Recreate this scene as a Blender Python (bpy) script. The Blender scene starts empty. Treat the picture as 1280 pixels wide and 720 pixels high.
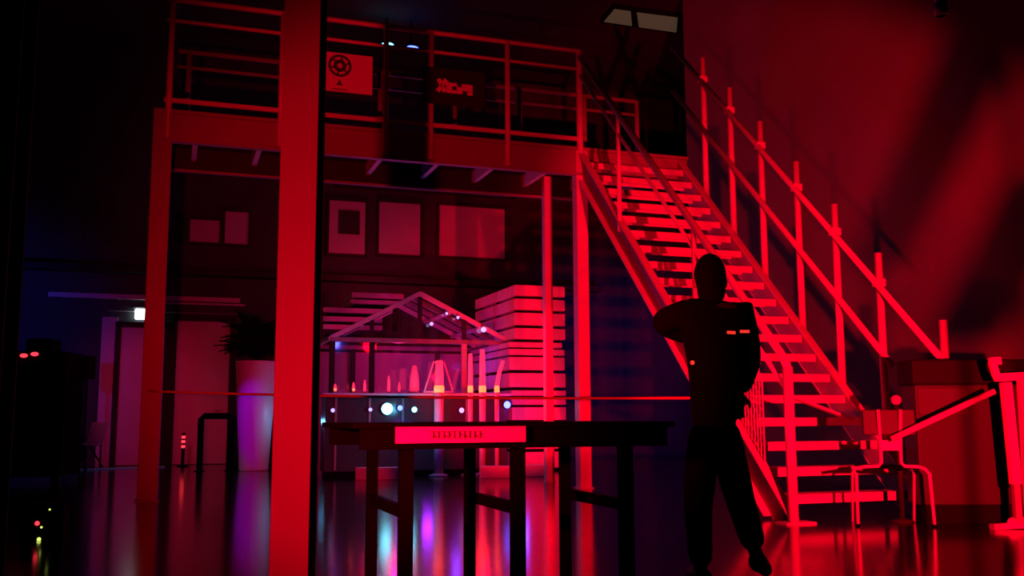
import bpy, bmesh, math, random
from mathutils import Vector, Matrix
random.seed(7)
PI = math.pi
scn = bpy.context.scene
COL = scn.collection

# ------------------------------------------------------------------ camera
F, PITCH, ROLL, CAMZ = 1229.0, 0.1310, -0.0041, 0.849
cd = bpy.data.cameras.new('camera'); cam = bpy.data.objects.new('camera', cd); COL.objects.link(cam)
cd.sensor_width = 36.0; cd.lens = 36.0 * F / 1280.0; cd.clip_end = 200
cam.matrix_world = (Matrix.Translation((0, 0, CAMZ)) @ Matrix.Rotation(PI / 2 + PITCH, 4, 'X') @ Matrix.Rotation(ROLL, 4, 'Z'))
scn.camera = cam

def ray(px, py):
    return (cam.matrix_world.to_3x3() @ Vector(((px - 640) / F, (360 - py) / F, -1.0))).normalized()
O = Vector((0, 0, CAMZ))
def ground(px, py, z=0.0):
    r = ray(px, py); return O + r * ((z - CAMZ) / r.z)
def at_depth(px, py, y):
    r = ray(px, py); return O + r * (y / r.y)
# frame of the walkway: u runs along its front edge, v away from the viewer
ANG = 0.33364; SX, SY = 0.858, 12.076
CA, SA = math.cos(ANG), math.sin(ANG)
def S(u, v, z=0.0): return Vector((SX + u * CA - v * SA, SY + u * SA + v * CA, z))
def SP(px, py, v):
    """(u, z) where the sight line meets the plane at distance v behind the walkway front"""
    r = ray(px, py); n = Vector((-SA, CA, 0)); p0 = S(0, v)
    p = O + r * ((p0 - O).dot(n) / r.dot(n))
    return (p - Vector((SX, SY, 0))).dot(Vector((CA, SA, 0))), p.z

# ------------------------------------------------------------------ materials
def mat(name, col, rough=.6, metal=0.0, emit=None, strength=0, noise=0.0, nscale=8, bump=0.0, bscale=60, spec=.5):
    m = bpy.data.materials.new(name); m.use_nodes = True
    nt = m.node_tree; b = nt.nodes['Principled BSDF']
    b.inputs['Base Color'].default_value = (*col, 1); b.inputs['Roughness'].default_value = rough
    b.inputs['Metallic'].default_value = metal; b.inputs['Specular IOR Level'].default_value = spec
    tc = nt.nodes.new('ShaderNodeTexCoord')
    if noise:
        n = nt.nodes.new('ShaderNodeTexNoise'); n.inputs['Scale'].default_value = nscale; n.inputs['Detail'].default_value = 5
        nt.links.new(tc.outputs['Object'], n.inputs['Vector'])
        r = nt.nodes.new('ShaderNodeValToRGB')
        r.color_ramp.elements[0].position = .3; r.color_ramp.elements[1].position = .7
        r.color_ramp.elements[0].color = (*[c * (1 - noise) for c in col], 1)
        r.color_ramp.elements[1].color = (*[min(1, c * (1 + noise)) for c in col], 1)
        nt.links.new(n.outputs['Fac'], r.inputs['Fac']); nt.links.new(r.outputs['Color'], b.inputs['Base Color'])
    if bump:
        n2 = nt.nodes.new('ShaderNodeTexNoise'); n2.inputs['Scale'].default_value = bscale
        nt.links.new(tc.outputs['Object'], n2.inputs['Vector'])
        bp = nt.nodes.new('ShaderNodeBump'); bp.inputs['Strength'].default_value = bump; bp.inputs['Distance'].default_value = .01
        nt.links.new(n2.outputs['Fac'], bp.inputs['Height']); nt.links.new(bp.outputs['Normal'], b.inputs['Normal'])
    if emit:
        b.inputs['Emission Color'].default_value = (*emit, 1); b.inputs['Emission Strength'].default_value = strength
    return m
def glass_mat():
    m = bpy.data.materials.new('pane_glass'); m.use_nodes = True; nt = m.node_tree
    for n in list(nt.nodes):
        if n.type != 'OUTPUT_MATERIAL': nt.nodes.remove(n)
    t = nt.nodes.new('ShaderNodeBsdfTransparent'); g = nt.nodes.new('ShaderNodeBsdfGlossy'); mx = nt.nodes.new('ShaderNodeMixShader')
    g.inputs['Roughness'].default_value = .08; mx.inputs[0].default_value = .12
    t.inputs['Color'].default_value = (.93, .93, .96, 1)
    nt.links.new(t.outputs[0], mx.inputs[1]); nt.links.new(g.outputs[0], mx.inputs[2])
    nt.links.new(mx.outputs[0], nt.nodes['Material Output'].inputs[0]); return m
M = dict(
    floor=mat('sealed_concrete', (.009, .0085, .01), .13, noise=.35, nscale=1.3, bump=.04, bscale=25, spec=.6),
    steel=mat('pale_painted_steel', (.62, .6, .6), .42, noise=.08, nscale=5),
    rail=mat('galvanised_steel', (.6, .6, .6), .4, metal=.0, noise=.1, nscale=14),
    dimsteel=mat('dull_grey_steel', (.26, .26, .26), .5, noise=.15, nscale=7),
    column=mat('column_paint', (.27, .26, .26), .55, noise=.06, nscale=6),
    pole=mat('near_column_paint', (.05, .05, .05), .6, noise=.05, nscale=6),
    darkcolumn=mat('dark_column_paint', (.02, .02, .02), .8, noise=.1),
    black=mat('black_enamel', (.0012, .0012, .0014), .7, spec=.02),
    blackmatte=mat('black_matte', (.005, .005, .006), .9, spec=.1),
    walldark=mat('dark_wall_paint', (.03, .03, .036), .85, noise=.2, nscale=2),
    wallright=mat('right_wall_plaster', (.155, .15, .15), .9, noise=.1, nscale=.9),
    ceiling=mat('dark_ceiling', (.02, .02, .022), .9, noise=.2),
    panel=mat('pale_wall_panel', (.4, .37, .38), .7, noise=.06, nscale=3),
    doorp=mat('door_paint', (.45, .42, .45), .6, noise=.06, nscale=3),
    trim=mat('grey_trim', (.4, .38, .4), .6, noise=.1),
    wood=mat('pale_timber', (.7, .6, .55), .65, noise=.12, nscale=6),
    white=mat('white_board', (.75, .74, .74), .55),
    banner=mat('black_banner', (.01, .01, .012), .6),
    ink=mat('dark_print', (.03, .03, .035), .6),
    whiteprint=mat('white_print', (.8, .8, .8), .5),
    planter=mat('white_planter', (.75, .75, .78), .35),
    leaf=mat('dark_leaf', (.006, .012, .006), .7, spec=.15),
    markglow=mat('reflective_mark_glow', (.5, .02, .02), .4, emit=(1, .04, .03), strength=.9),  # shine of the jacket's reflective marks, given as emission
    lid=mat('dark_lid_paint', (.006, .006, .006), .7, spec=.2),
    accesspanel=mat('access_panel_paint', (.04, .04, .04), .6),
    pale=mat('pale_blue_plastic', (.25, .42, .5), .4),
    cabinet=mat('cabinet_paint', (.018, .017, .017), .6, noise=.1, nscale=3),
    darktop=mat('dark_lid', (.02, .02, .02), .7, spec=.2),
    skin=mat('skin', (.3, .17, .12), .6), hair=mat('dark_hair', (.003, .003, .003), .9, spec=.08),
    cloth=mat('black_cloth', (.003, .003, .0035), .95, bump=.3, bscale=90, spec=.05), print=mat('faded_print', (.03, .02, .02), .9, spec=.1),
    denim=mat('dark_denim', (.003, .003, .004), .95, bump=.3, bscale=120, spec=.05), shoe=mat('dark_shoe', (.004, .004, .004), .7, spec=.1),
    glint=mat('reflective_strip', (.9, .9, .9), .3),
    counter=mat('counter_front', (.06, .06, .065), .2, noise=.1),
    rope=mat('red_rope', (.6, .12, .12), .5),
    cardboard=mat('board', (.5, .46, .46), .8, noise=.1, nscale=5),
    exitlight=mat('exit_light', (.9, 1, 1), .4, emit=(.8, 1, 1), strength=6),
    ceillight=mat('dim_light_panel', (.04, .035, .03), .6, emit=(1, .6, .36), strength=.05),
    ledblue=mat('blue_led', (.1, .1, .6), .4, emit=(.05, .08, 1), strength=9),
    ledcyan=mat('cyan_led', (.1, .5, .9), .4, emit=(.12, .75, 1), strength=9),
    ledwhite=mat('pale_led', (.6, .6, .9), .4, emit=(.4, .36, 1), strength=1.6),
    ledred=mat('red_led', (.8, .05, .05), .4, emit=(1, .03, .05), strength=2.5),
    ledgreen=mat('yellow_led', (.6, .7, .1), .4, emit=(.6, .75, .12), strength=1.6),
    tubered=mat('glowing_red_tube', (.8, .05, .08), .4, emit=(1, .02, .09), strength=1.5),
    tubehot=mat('hot_lamp', (1, .5, .2), .4, emit=(1, .13, .035), strength=3),
    tubepink=mat('dull_pink_tube', (.7, .1, .2), .4, emit=(1, .03, .16), strength=.55),
    purplebox=mat('purple_lit_body', (.5, .5, .55), .5),
)
GLASS = glass_mat()

# ------------------------------------------------------------------ mesh builder
class MB:
    def __init__(s): s.bm = bmesh.new()
    def hexa(s, p):
        v = [s.bm.verts.new(q) for q in p]
        for f in ((3, 2, 1, 0), (4, 5, 6, 7), (0, 1, 5, 4), (1, 2, 6, 5), (2, 3, 7, 6), (3, 0, 4, 7)): s.bm.faces.new([v[i] for i in f])
        return s
    def box(s, x0, x1, y0, y1, z0, z1):
        return s.hexa([(x0, y0, z0), (x1, y0, z0), (x1, y1, z0), (x0, y1, z0), (x0, y0, z1), (x1, y0, z1), (x1, y1, z1), (x0, y1, z1)])
    def bar(s, a, b, w, h, up=(0, 0, 1)):
        a, b = Vector(a), Vector(b); d = (b - a).normalized(); u = Vector(up)
        if abs(d.dot(u)) > .98: u = Vector((0, 1, 0))
        r = d.cross(u).normalized() * (w / 2); t = r.cross(d).normalized() * (h / 2)
        return s.hexa([a - r - t, a + r - t, b + r - t, b - r - t, a - r + t, a + r + t, b + r + t, b - r + t])
    def tube(s, pts, rad, n=10, caps=True):
        pts = [Vector(p) for p in pts]; rings = []
        rr = rad if isinstance(rad, (list, tuple)) else [rad] * len(pts)
        ref = None
        for i, p in enumerate(pts):
            d = (pts[min(i + 1, len(pts) - 1)] - pts[max(i - 1, 0)]).normalized()
            if ref is None: ref = Vector((0, 0, 1)) if abs(d.z) < .9 else Vector((1, 0, 0))
            x = (ref - d * ref.dot(d)).normalized(); y = d.cross(x); ref = x
            rings.append([s.bm.verts.new(p + (x * math.cos(2 * PI * k / n) + y * math.sin(2 * PI * k / n)) * rr[i]) for k in range(n)])
        for a, b in zip(rings, rings[1:]):
            for k in range(n):
                f = s.bm.faces.new([a[k], a[(k + 1) % n], b[(k + 1) % n], b[k]]); f.smooth = True
        if caps: s.bm.faces.new(rings[0][::-1]); s.bm.faces.new(rings[-1])
        return s
    def lathe(s, prof, n=20, c=(0, 0, 0), sx=1, sy=1):
        rings = []
        for r, z in prof: rings.append([s.bm.verts.new((c[0] + sx * r * math.cos(2 * PI * k / n), c[1] + sy * r * math.sin(2 * PI * k / n), c[2] + z)) for k in range(n)])
        for a, b in zip(rings, rings[1:]):
            for k in range(n):
                f = s.bm.faces.new([a[k], a[(k + 1) % n], b[(k + 1) % n], b[k]]); f.smooth = True
        s.bm.faces.new(rings[0][::-1]); s.bm.faces.new(rings[-1]); return s
    def ball(s, c, r, sx=1, sy=1, sz=1, n=14, rot=None):
        mt = Matrix.Translation(c) @ (rot or Matrix()) @ Matrix.Diagonal((sx, sy, sz, 1))
        res = bmesh.ops.create_uvsphere(s.bm, u_segments=n, v_segments=n // 2 + 2, radius=r, matrix=mt)
        for v in res['verts']:
            for f in v.link_faces: f.smooth = True
        return s
    def prism(s, poly, z0, z1, axis='y'):
        """poly of (x, z) extruded along y from z0 to z1"""
        a = [s.bm.verts.new((x, z0, z)) for x, z in poly]; b = [s.bm.verts.new((x, z1, z)) for x, z in poly]; n = len(poly)
        s.bm.faces.new(a); s.bm.faces.new(b[::-1])
        for k in range(n): s.bm.faces.new([a[(k + 1) % n], a[k], b[k], b[(k + 1) % n]])
        return s
    def build(s, name, m, parent=None, bevel=0.0):
        bmesh.ops.recalc_face_normals(s.bm, faces=s.bm.faces)
        me = bpy.data.meshes.new(name); s.bm.to_mesh(me); s.bm.free()
        me.materials.append(m); o = bpy.data.objects.new(name, me); COL.objects.link(o)
        if parent is not None: o.parent = parent
        if bevel:
            bv = o.modifiers.new('bevel', 'BEVEL'); bv.width = bevel; bv.segments = 2; bv.limit_method = 'ANGLE'
        return o
def tag(o, label, cat, group=None, kind=None):
    o['label'] = label; o['category'] = cat
    if group: o['group'] = group
    if kind: o['kind'] = kind
    return o
def thing(name, loc, label, cat, rz=0.0, group=None):
    o = bpy.data.objects.new(name, None); COL.objects.link(o); o.empty_display_size = .1
    o.location = loc; o.rotation_euler = (0, 0, rz); return tag(o, label, cat, group)
def struct(o): o['kind'] = 'structure'; return o
def copy_tree(o, parent=None):
    c = o.copy(); COL.objects.link(c)
    if parent is not None: c.parent = parent
    for ch in [x for x in COL.objects if x.parent == o]: copy_tree(ch, c)
    return c
def toS(o): o.location = S(0, 0); o.rotation_euler = (0, 0, ANG); return o

# ------------------------------------------------------------------ the setting
VB = 8.5                       # far wall
UR = 3.4                       # right wall
UL = -11.0
CEIL = 8.2
fl = MB().box(-16, 12, -5, 26, -.1, 0).build('floor', M['floor']); struct(fl)
ce = toS(MB().box(UL - .2, 9, -20, VB + .3, CEIL, CEIL + .15).build('ceiling', M['ceiling'])); struct(ce)
wb = toS(MB().box(UL - .2, 9, VB, VB + .25, 0, CEIL).build('wall_back', M['walldark'])); struct(wb)
wr = toS(MB().box(UR, UR + .25, -13, 3.3, 0, CEIL).build('wall_right', M['wallright'])); struct(wr)
wl = toS(MB().box(UL - .2, UL, -20, VB, 0, CEIL).build('wall_left', M['walldark'])); struct(wl)

def wallrect(x0, y0, x1, y1, v):
    u0, z1 = SP(x0, y0, v); u1, z0 = SP(x1, y1, v); return u0, u1, z0, z1
vf = VB - .05
# dark gallery beam across the far wall and light trims
u0, u1, z0, z1 = wallrect(60, 322, 640, 362, vf)
struct(toS(MB().box(UL, 4, VB - .35, VB - .002, z0, z1 - .12).build('trim_1', M['darktop'], bevel=.01)))
k = 0
for (a, b, c, d) in ((196, 377, 306, 383), (135, 388, 306, 393.5), (60, 371, 300, 373)):
    u0, u1, z0, z1 = wallrect(a, b, c, d, vf)
    struct(toS(MB().box(u0, u1, VB - .09, VB - .002, z0, z1).build('trim_%d' % (k + 2), M['trim'], bevel=.008))); k += 1
# pale boarded windows above the beam
wn = 0
for (a, b, c, d) in ((412, 250, 456, 319), (474, 252, 525, 320), (549, 256, 631, 324), (238, 274, 274, 304), (282, 264, 310, 306), (420, 233, 640, 243)):
    u0, u1, z0, z1 = wallrect(a, b, c, d, vf); wn += 1
    w = toS(MB().box(u0, u1, VB - .05, VB - .002, z0, z1).build('window_%d' % wn, M['panel'], bevel=.006)); struct(w)
    f = MB()
    for (p, q, r, t) in ((u0 - .05, u1 + .05, z1, z1 + .05), (u0 - .05, u1 + .05, z0 - .05, z0), (u0 - .05, u0, z0, z1), (u1, u1 + .05, z0, z1)):
        f.box(p, q, VB - .08, VB - .002, r, t)
    f.build('window_frame', M['darktop'], w)
    if wn == 1:
        uu0, uu1, zz0, zz1 = wallrect(424, 262, 450, 293, vf - .06)
        MB().box(uu0, uu1, VB - .075, VB - .05, zz0, zz1).build('dark_pane', M['darkcolumn'], w)
# doors on the left of the far wall
dn = 0
for (a, b, c, d) in ((152, 409, 200, 560), (222, 401, 283, 560)):
    u0, u1, z0, z1 = wallrect(a, b, c, d, vf); z0 = .01; dn += 1
    dr = toS(MB().box(u0, u1, VB - .06, VB - .002, z0, z1).build('door_%d' % dn, M['doorp'], bevel=.005)); struct(dr)
    f = MB(); f.box(u0 - .1, u0 - .003, VB - .1, VB - .002, 0, z1 + .1); f.box(u1 + .003, u1 + .1, VB - .1, VB - .002, 0, z1 + .1); f.box(u0 - .1, u1 + .1, VB - .1, VB - .002, z1 + .003, z1 + .1)
    f.build('door_frame', M['darktop'], dr)
    h = MB(); h.tube([(u1 - .12, VB - .13, 1.0), (u1 - .26, VB - .13, 1.0)], .014); h.tube([(u1 - .12, VB - .13, 1.0), (u1 - .12, VB - .05, 1.0)], .012); h.build('door_handle', M['dimsteel'], dr)
u0, u1, z0, z1 = wallrect(128, 396, 144, 480, vf)
struct(toS(MB().box(u0, u1, VB - .07, VB - .002, 0, z1).build('trim_5', M['trim'])))
# pale strip along the floor in front of the left far wall
ga, gb = ground(66, 589), ground(205, 584)
struct(MB().bar((ga.x, ga.y, .012), (gb.x, gb.y, .012), .1, .02).build('trim_6', M['pale']))

# ------------------------------------------------------------------ near columns
def column(px, y, w, z1, label, m, rz=0.0):
    p = at_depth(px, 521, y)
    t = thing('steel_column', (p.x, p.y, 0), label, 'column', rz)
    h = w / 2; fl_ = .016
    b = MB()
    b.box(-h, h, -h, -h + fl_, .02, z1).box(-h, h, h - fl_, h, .02, z1).box(-.006, .006, -h + fl_, h - fl_, .02, z1)
    b.build('shaft', m, t, bevel=.003)
    MB().box(-h * 1.6, h * 1.6, -h * 1.6, h * 1.6, 0, .02).build('base_plate', m, t)
    return t
column(370.5, 5.0, .190, CEIL, 'tall steel column nearest the viewer, left of the table, running out of the top of the frame', M['pole'])
column(-20, 4.0, .17, CEIL, 'dim steel column cut by the left edge of the photo', M['darkcolumn'], .1)

# ------------------------------------------------------------------ walkway
DECK, RUN, WD, L = 4.186, 4.28, 1.38, 4.95
RAILH = 1.28; VW = 1.25; UE = WD + .12
wk = thing('raised_walkway', S(0, 0), 'raised steel walkway with railings, on columns, reached by the red-lit stairs', 'walkway', ANG)
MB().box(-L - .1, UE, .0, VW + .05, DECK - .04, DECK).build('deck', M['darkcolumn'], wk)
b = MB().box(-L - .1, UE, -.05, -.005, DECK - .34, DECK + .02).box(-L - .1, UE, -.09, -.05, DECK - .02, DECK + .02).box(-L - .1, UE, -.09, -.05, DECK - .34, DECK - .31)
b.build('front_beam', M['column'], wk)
MB().box(-L - .1, UE, VW + .05, VW + .1, DECK - .34, DECK + .02).build('rear_beam', M['darkcolumn'], wk)  # unlit web: its shade is put into the dark colour
MB().box(-L - .1, UE, VW + .02, VW + .05, DECK - .34, DECK - .31).build('beam_flange', M['column'], wk)  # lit lower edge of the beam, put into a paler colour
for i in range(9):
    u = -4.6 + i * .72
    MB().box(u - .03, u + .03, .0, VW + .04, DECK - .2, DECK - .045).build('joist', M['rail'], wk)
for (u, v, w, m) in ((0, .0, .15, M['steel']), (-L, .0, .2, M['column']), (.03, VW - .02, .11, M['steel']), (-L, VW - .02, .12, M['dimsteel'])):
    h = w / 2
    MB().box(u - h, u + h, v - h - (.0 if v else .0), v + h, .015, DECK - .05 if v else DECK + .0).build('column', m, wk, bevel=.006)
    MB().box(u - w * .6, u + w * .6, v - w * .6, v + w * .6, 0, .015).build('base_plate', m, wk)
for u in (-.02, -.98, -1.95, -2.5, -3.7, -4.9):
    MB().tube([(u, -.07, DECK - .3), (u, -.07, DECK + RAILH)], .042 if u > -.1 else .034).build('railing_post', M['rail'], wk)
MB().tube([(-L, -.07, DECK + RAILH), (0, -.07, DECK + RAILH)], .03).build('top_rail', M['rail'], wk)
MB().tube([(-L, -.07, DECK + RAILH - .24), (0, -.07, DECK + RAILH - .24)], .022).build('middle_rail', M['rail'], wk)
MB().box(-L, 0, -.085, -.06, DECK + .1, DECK + .15).build('toe_board', M['rail'], wk)
zr = SP(740, 121, VW)[1]
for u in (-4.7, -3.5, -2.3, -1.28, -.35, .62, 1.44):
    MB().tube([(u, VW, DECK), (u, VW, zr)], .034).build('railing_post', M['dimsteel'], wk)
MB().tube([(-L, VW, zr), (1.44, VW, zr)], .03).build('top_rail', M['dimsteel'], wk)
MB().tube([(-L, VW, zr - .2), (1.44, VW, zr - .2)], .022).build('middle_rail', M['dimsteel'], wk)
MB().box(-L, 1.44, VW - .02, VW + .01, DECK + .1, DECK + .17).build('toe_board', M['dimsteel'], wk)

# ------------------------------------------------------------------ stairs
st = thing('metal_staircase', S(WD / 2, -RUN), 'long red-lit metal staircase with open treads climbing to the walkway', 'staircase', ANG)
# local frame: x across (centre 0), y up the run from the foot
def sl(u, v, z): return (u - WD / 2, v + RUN, z)
N = 20; sl_dir = Vector((0, RUN, DECK)).normalized(); nrm = Vector((0, -DECK, RUN)).normalized()
for k in range(1, N):
    z = DECK * k / N; y = RUN * k / N
    b = MB().box(-WD / 2 + .045, WD / 2 - .045, y - .02, y + .2, z - .025, z).box(-WD / 2 + .045, WD / 2 - .045, y - .025, y - .005, z - .075, z)
    b.box(-WD / 2 + .045, WD / 2 - .045, y + .185, y + .2, z - .06, z - .02)
    b.build('tread', M['steel'], st)
for sgn in (-1, 1):
    x = sgn * (WD / 2 - .02); b = MB()
    a = Vector((x, -.02, -.02 + .03)); e = Vector((x, RUN - .0, DECK - .0)); 
    H = .26
    p0, p1 = Vector((x, .12, .0)), Vector((x, RUN - .02, DECK - .14))
    mid0 = Vector((x, .05, .06)) - nrm * (H / 2 - .06); mid1 = Vector((x, RUN, DECK)) - nrm * (H / 2 - .03) - sl_dir * .08
    # web as a slanted plate cut level at the floor
    def atz(c, z): return c + sl_dir * ((z - c.z) / sl_dir.z)
    top = atz(Vector((x, 0, .03)), .0); bot = atz(Vector((x, 0, .03)) - nrm * H, 0.0)
    tu = Vector((x, RUN, DECK + .03)) - sl_dir * .12; bu = tu - nrm * H
    t_ = .008
    b.hexa([(x - t_, top.y, 0), (x + t_, top.y, 0), (x + t_, bot.y, 0), (x - t_, bot.y, 0),
            (x - t_, tu.y, tu.z), (x + t_, tu.y, tu.z), (x + t_, bu.y, bu.z), (x - t_, bu.y, bu.z)])
    so = MB() if False else b
    so.build('stringer', M['dimsteel'], st)  # shaded web: its dimness is put into the duller steel
    fx = x + sgn * .03
    f1 = MB().bar(atz(Vector((fx, 0, .03)), .03), Vector((fx, tu.y, tu.z)), .085, .016, nrm)
    f1.bar(atz(Vector((fx, 0, .03)) - nrm * H, .03), Vector((fx, bu.y, bu.z)), .085, .016, nrm)
    f1.build('stringer_flange', M['steel'], st)  # flanges that catch the light get the paler steel
# left handrail
xl = -WD / 2 - .02
def nz(y): return DECK * y / RUN
RH = RAILH
MB().tube([(xl, 0, RH - .05), (xl, .02, RH + .0), (xl, .08, nz(.08) + RH), (xl, RUN - .05, nz(RUN - .05) + RH)], .036).build('handrail', M['rail'], st)
MB().tube([(xl, .02, RH - .22), (xl, RUN - .05, nz(RUN - .05) + RH - .24)], .02).build('middle_rail', M['rail'], st)
MB().tube([(xl, 0, .0), (xl, 0, RH - .03)], .042).build('newel_post', M['rail'], st)
MB().box(xl - .12, xl + .16, -.08, .08, 0, .015).build('foot_plate', M['rail'], st)
for y in (1.45, 3.1):
    MB().tube([(xl, y, nz(y) - .1), (xl, y, nz(y) + RH)], .026).build('railing_post', M['rail'], st)
# infill mesh low on the stairs
b = MB(); xm = xl + .03; ya, yb = .42, 1.15
for i in range(17):
    y = ya + (yb - ya) * i / 16
    b.bar((xm, y, nz(y) + .06), (xm, y, nz(y) + RH - .3 - .35 * abs(i - 8) / 16), .011, .011)
for j in range(9):
    o_ = .08 + j * .1
    b.bar((xm, ya, nz(ya) + o_), (xm, yb, nz(yb) + o_), .007, .007)
b.build('mesh_infill', M['rail'], st)
# right guard of scaffold tubes
xr = WD / 2 + .07
posts = (-.605, -1.205, -1.815, -2.46, -3.06, -3.665, -4.43)
PH = 1.76
for v in posts:
    y = v + RUN; zb = max(0.0, nz(y)); top = (zb if y > 0 else 0) + (PH if y > 0 else 1.66)
    o_ = MB().tube([(xr, y, max(0, zb - .22)), (xr, y, top)], .036).build('guard_post', M['rail'], st)
    if y > 0:
        MB().box(xr - .06, xr + .045, y - .04, y + .04, zb + 1.44, zb + 1.52).build('coupler', M['rail'], o_, bevel=.01)
for off, ya, yb in ((1.48, -.15, RUN + .1), (.86, .45, RUN + .1)):
    MB().tube([(xr - .045, ya, max(0.02, DECK * ya / RUN + off)), (xr - .045, yb, nz(yb) + off)], .03).build('guard_rail', M['rail'], st)
MB().bar((xl + .05, .0, 1.0), (xl + .8, .25, .82), .05, .02).build('brace', M['rail'], st)

# ------------------------------------------------------------------ signs on the walkway railing
u0, zt = SP(384, 62, -.13); u1, zb = SP(465, 119, -.13)
sg = thing('notice_board', S((u0 + u1) / 2, -.13, zb), 'pale notice board with a dark round emblem on the walkway railing', 'sign', ANG)
w = (u1 - u0) / 2; h = zt - zb
MB().box(-w, w, -.012, .012, 0, h).build('board', M['white'], sg)
uc, zc = SP(425, 82, -.145); cx, cz = uc - (u0 + u1) / 2, zc - zb
b = MB()
def ring(b, cx, cz, r0, r1, y, n=28):
    vi = [[b.bm.verts.new((cx + r * math.cos(2 * PI * k / n), yy, cz + r * math.sin(2 * PI * k / n))) for k in range(n)] for r, yy in ((r0, y), (r1, y))]
    for k in range(n): b.bm.faces.new([vi[0][k], vi[0][(k + 1) % n], vi[1][(k + 1) % n], vi[1][k]])
ring(b, cx, cz, .105, .135, -.0125); ring(b, cx, cz, .03, .075, -.0125)
for a in range(6):
    t = a * PI / 3 + .3; b.bar((cx + .07 * math.cos(t), -.0126, cz + .07 * math.sin(t)), (cx + .112 * math.cos(t), -.0126, cz + .112 * math.sin(t)), .001, .022, (0, 0, 1))
b.build('emblem', M['ink'], sg)
MB().prism([(cx - .04, cz - .235), (cx + .035, cz - .235), (cx, cz - .165)], -.0135, -.0121).build('printed_triangle', M['ink'], sg)
b = MB()
b.box(cx - .09, cx + .09, -.0132, -.0121, cz - .292, cz - .275)
b.build('printed_line', M['dimsteel'], sg)

u0, zt = SP(529, 83, -.13); u1, zb = SP(606, 136, -.13)
bn = thing('black_banner', S((u0 + u1) / 2, -.13, zb), 'black banner with a pale slanted wordmark hung on the walkway railing', 'banner', ANG)
w = (u1 - u0) / 2; h = zt - zb
MB().box(-w, w, -.01, .01, 0, h).build('cloth', M['banner'], bn)
def bp(px, py):
    u, z = SP(px, py, -.145); return u - (u0 + u1) / 2, z - zb
b = MB()
(xa, za), (xb, zb2) = bp(545, 98), bp(558, 115); 
hh = za - zb2; ww = xb - xa
for (p, q) in (((xa + .02, zb2), (xa + ww, za)), ((xa + .03, za), (xa + ww * .85, zb2))):
    b.bar((p[0], -.0125, p[1]), (q[0], -.0125, q[1]), .004, .05)
x = xa + ww * .95; (xe, _) = bp(594, 110); i = 0
while x < xe - .04:                                   # close-set heavy strokes of the word
    zz = zb2 - (x - xa) * .02
    b.bar((x, -.0125, zz), (x + .012, -.0125, zz + hh * .66), .004, .05)
    for f_ in ((0, .3, .58), (0, .58), (.02, .3), (.3, .58))[i % 4]:
        b.bar((x, -.0125, zz + hh * f_ + .016), (x + .07, -.0125, zz + hh * f_ + .016), .004, .04)
    x += .066; i += 1
b.build('wordmark', M['whiteprint'], bn)

# ------------------------------------------------------------------ table in front
TL, TW = 1.34, .80
p = at_depth(442, 527, 3.68)
tb = thing('work_table', (p.x, p.y, 0), 'long black table in the foreground carrying a lit board on its edge', 'table', ANG)
TZ = .831
MB().box(0, TL, 0, TW, TZ - .022, TZ).build('table_top', M['black'], tb, bevel=.004)
b = MB().box(.03, TL - .03, .02, .04, TZ - .1, TZ - .022).box(.03, TL - .03, TW - .04, TW - .02, TZ - .1, TZ - .022)
b.build('apron', M['black'], tb)
def local_t(px, py, yy):
    r = ray(px, py); n = Vector((-SA, CA, 0)); p0 = Vector((p.x, p.y, 0)) + n * yy
    q = O + r * ((p0 - O).dot(n) / r.dot(n)); return (q - Vector((p.x, p.y, 0))).dot(Vector((CA, SA, 0))), q.z
lx = [local_t(508, 600, .06)[0], local_t(648, 600, .06)[0], local_t(783, 600, .06)[0]]
for x in lx:
    MB().box(x - .025, x + .025, .045, .095, 0, TZ - .022).build('leg', M['black'], tb)
    MB().box(x - .022, x + .022, TW - .09, TW - .045, 0, TZ - .022).build('leg', M['black'], tb)
    MB().box(x - .015, x + .015, .095, TW - .09, .47, .515).build('stretcher', M['black'], tb)
xa, za = local_t(494, 534, 0); xb, zb = local_t(655, 552, 0)
sb = thing('sign_board', (p.x + CA * (xa + xb) / 2 + SA * .012, p.y + SA * (xa + xb) / 2 - CA * .012, zb), 'narrow bright board with a dark lettering strip on the front edge of the table', 'sign', ANG)
w = (xb - xa) / 2
MB().box(-w, w, -.008, .008, 0, za - zb).build('board', M['white'], sb)
hz = za - zb
b = MB(); x = -w + .14
b.box(-w + .125, -w + .35, -.0095, -.0081, hz * .28, hz * .34).box(-w + .125, -w + .35, -.0095, -.0081, hz * .68, hz * .74)
i = 0
while x < -w + .345:                                  # small dark letters, too blurred to read
    b.box(x, x + .008, -.0095, -.0081, hz * .3, hz * .72)
    if i % 3 != 1: b.box(x, x + .016, -.0095, -.0081, hz * (.46 if i % 2 else .36), hz * (.56 if i % 2 else .46))
    x += .0205; i += 1
b.build('lettering', M['ink'], sb)

# ------------------------------------------------------------------ stacking chair
g = ground(1112, 655)
ch = thing('stacking_chair', (g.x, g.y, 0), 'tubular stacking chair seen from behind near the foot of the stairs', 'chair', -.12)
W2 = .275
MB().box(-.2, .2, -.13, .24, .435, .455).build('seat', M['black'], ch, bevel=.02)
for sx in (-1, 1):
    x = sx * W2
    # rear upright, bends outward at seat level and down into the rear leg
    MB().tube([(sx * .085, -.17, .9), (sx * .075, -.16, .62), (sx * .075, -.15, .485), (sx * .10, -.15, .458), (sx * .2, -.16, .455), (x - .03, -.17, .44), (x, -.18, .4), (x + sx * .01, -.2, 0.012)], .0135, 10).build('back_frame', M['rail'], ch)
    MB().tube([(sx * .19, .0, .43), (x - sx * .06, .05, .43), (x - sx * .035, .12, .40), (x - sx * .035, .2, .0)], .0125).build('leg', M['rail'], ch)
    MB().lathe([(.017, 0), (.017, .02)], 10, (x + sx * .01, -.2, 0)).build('foot_cap', M['black'], ch)
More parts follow.
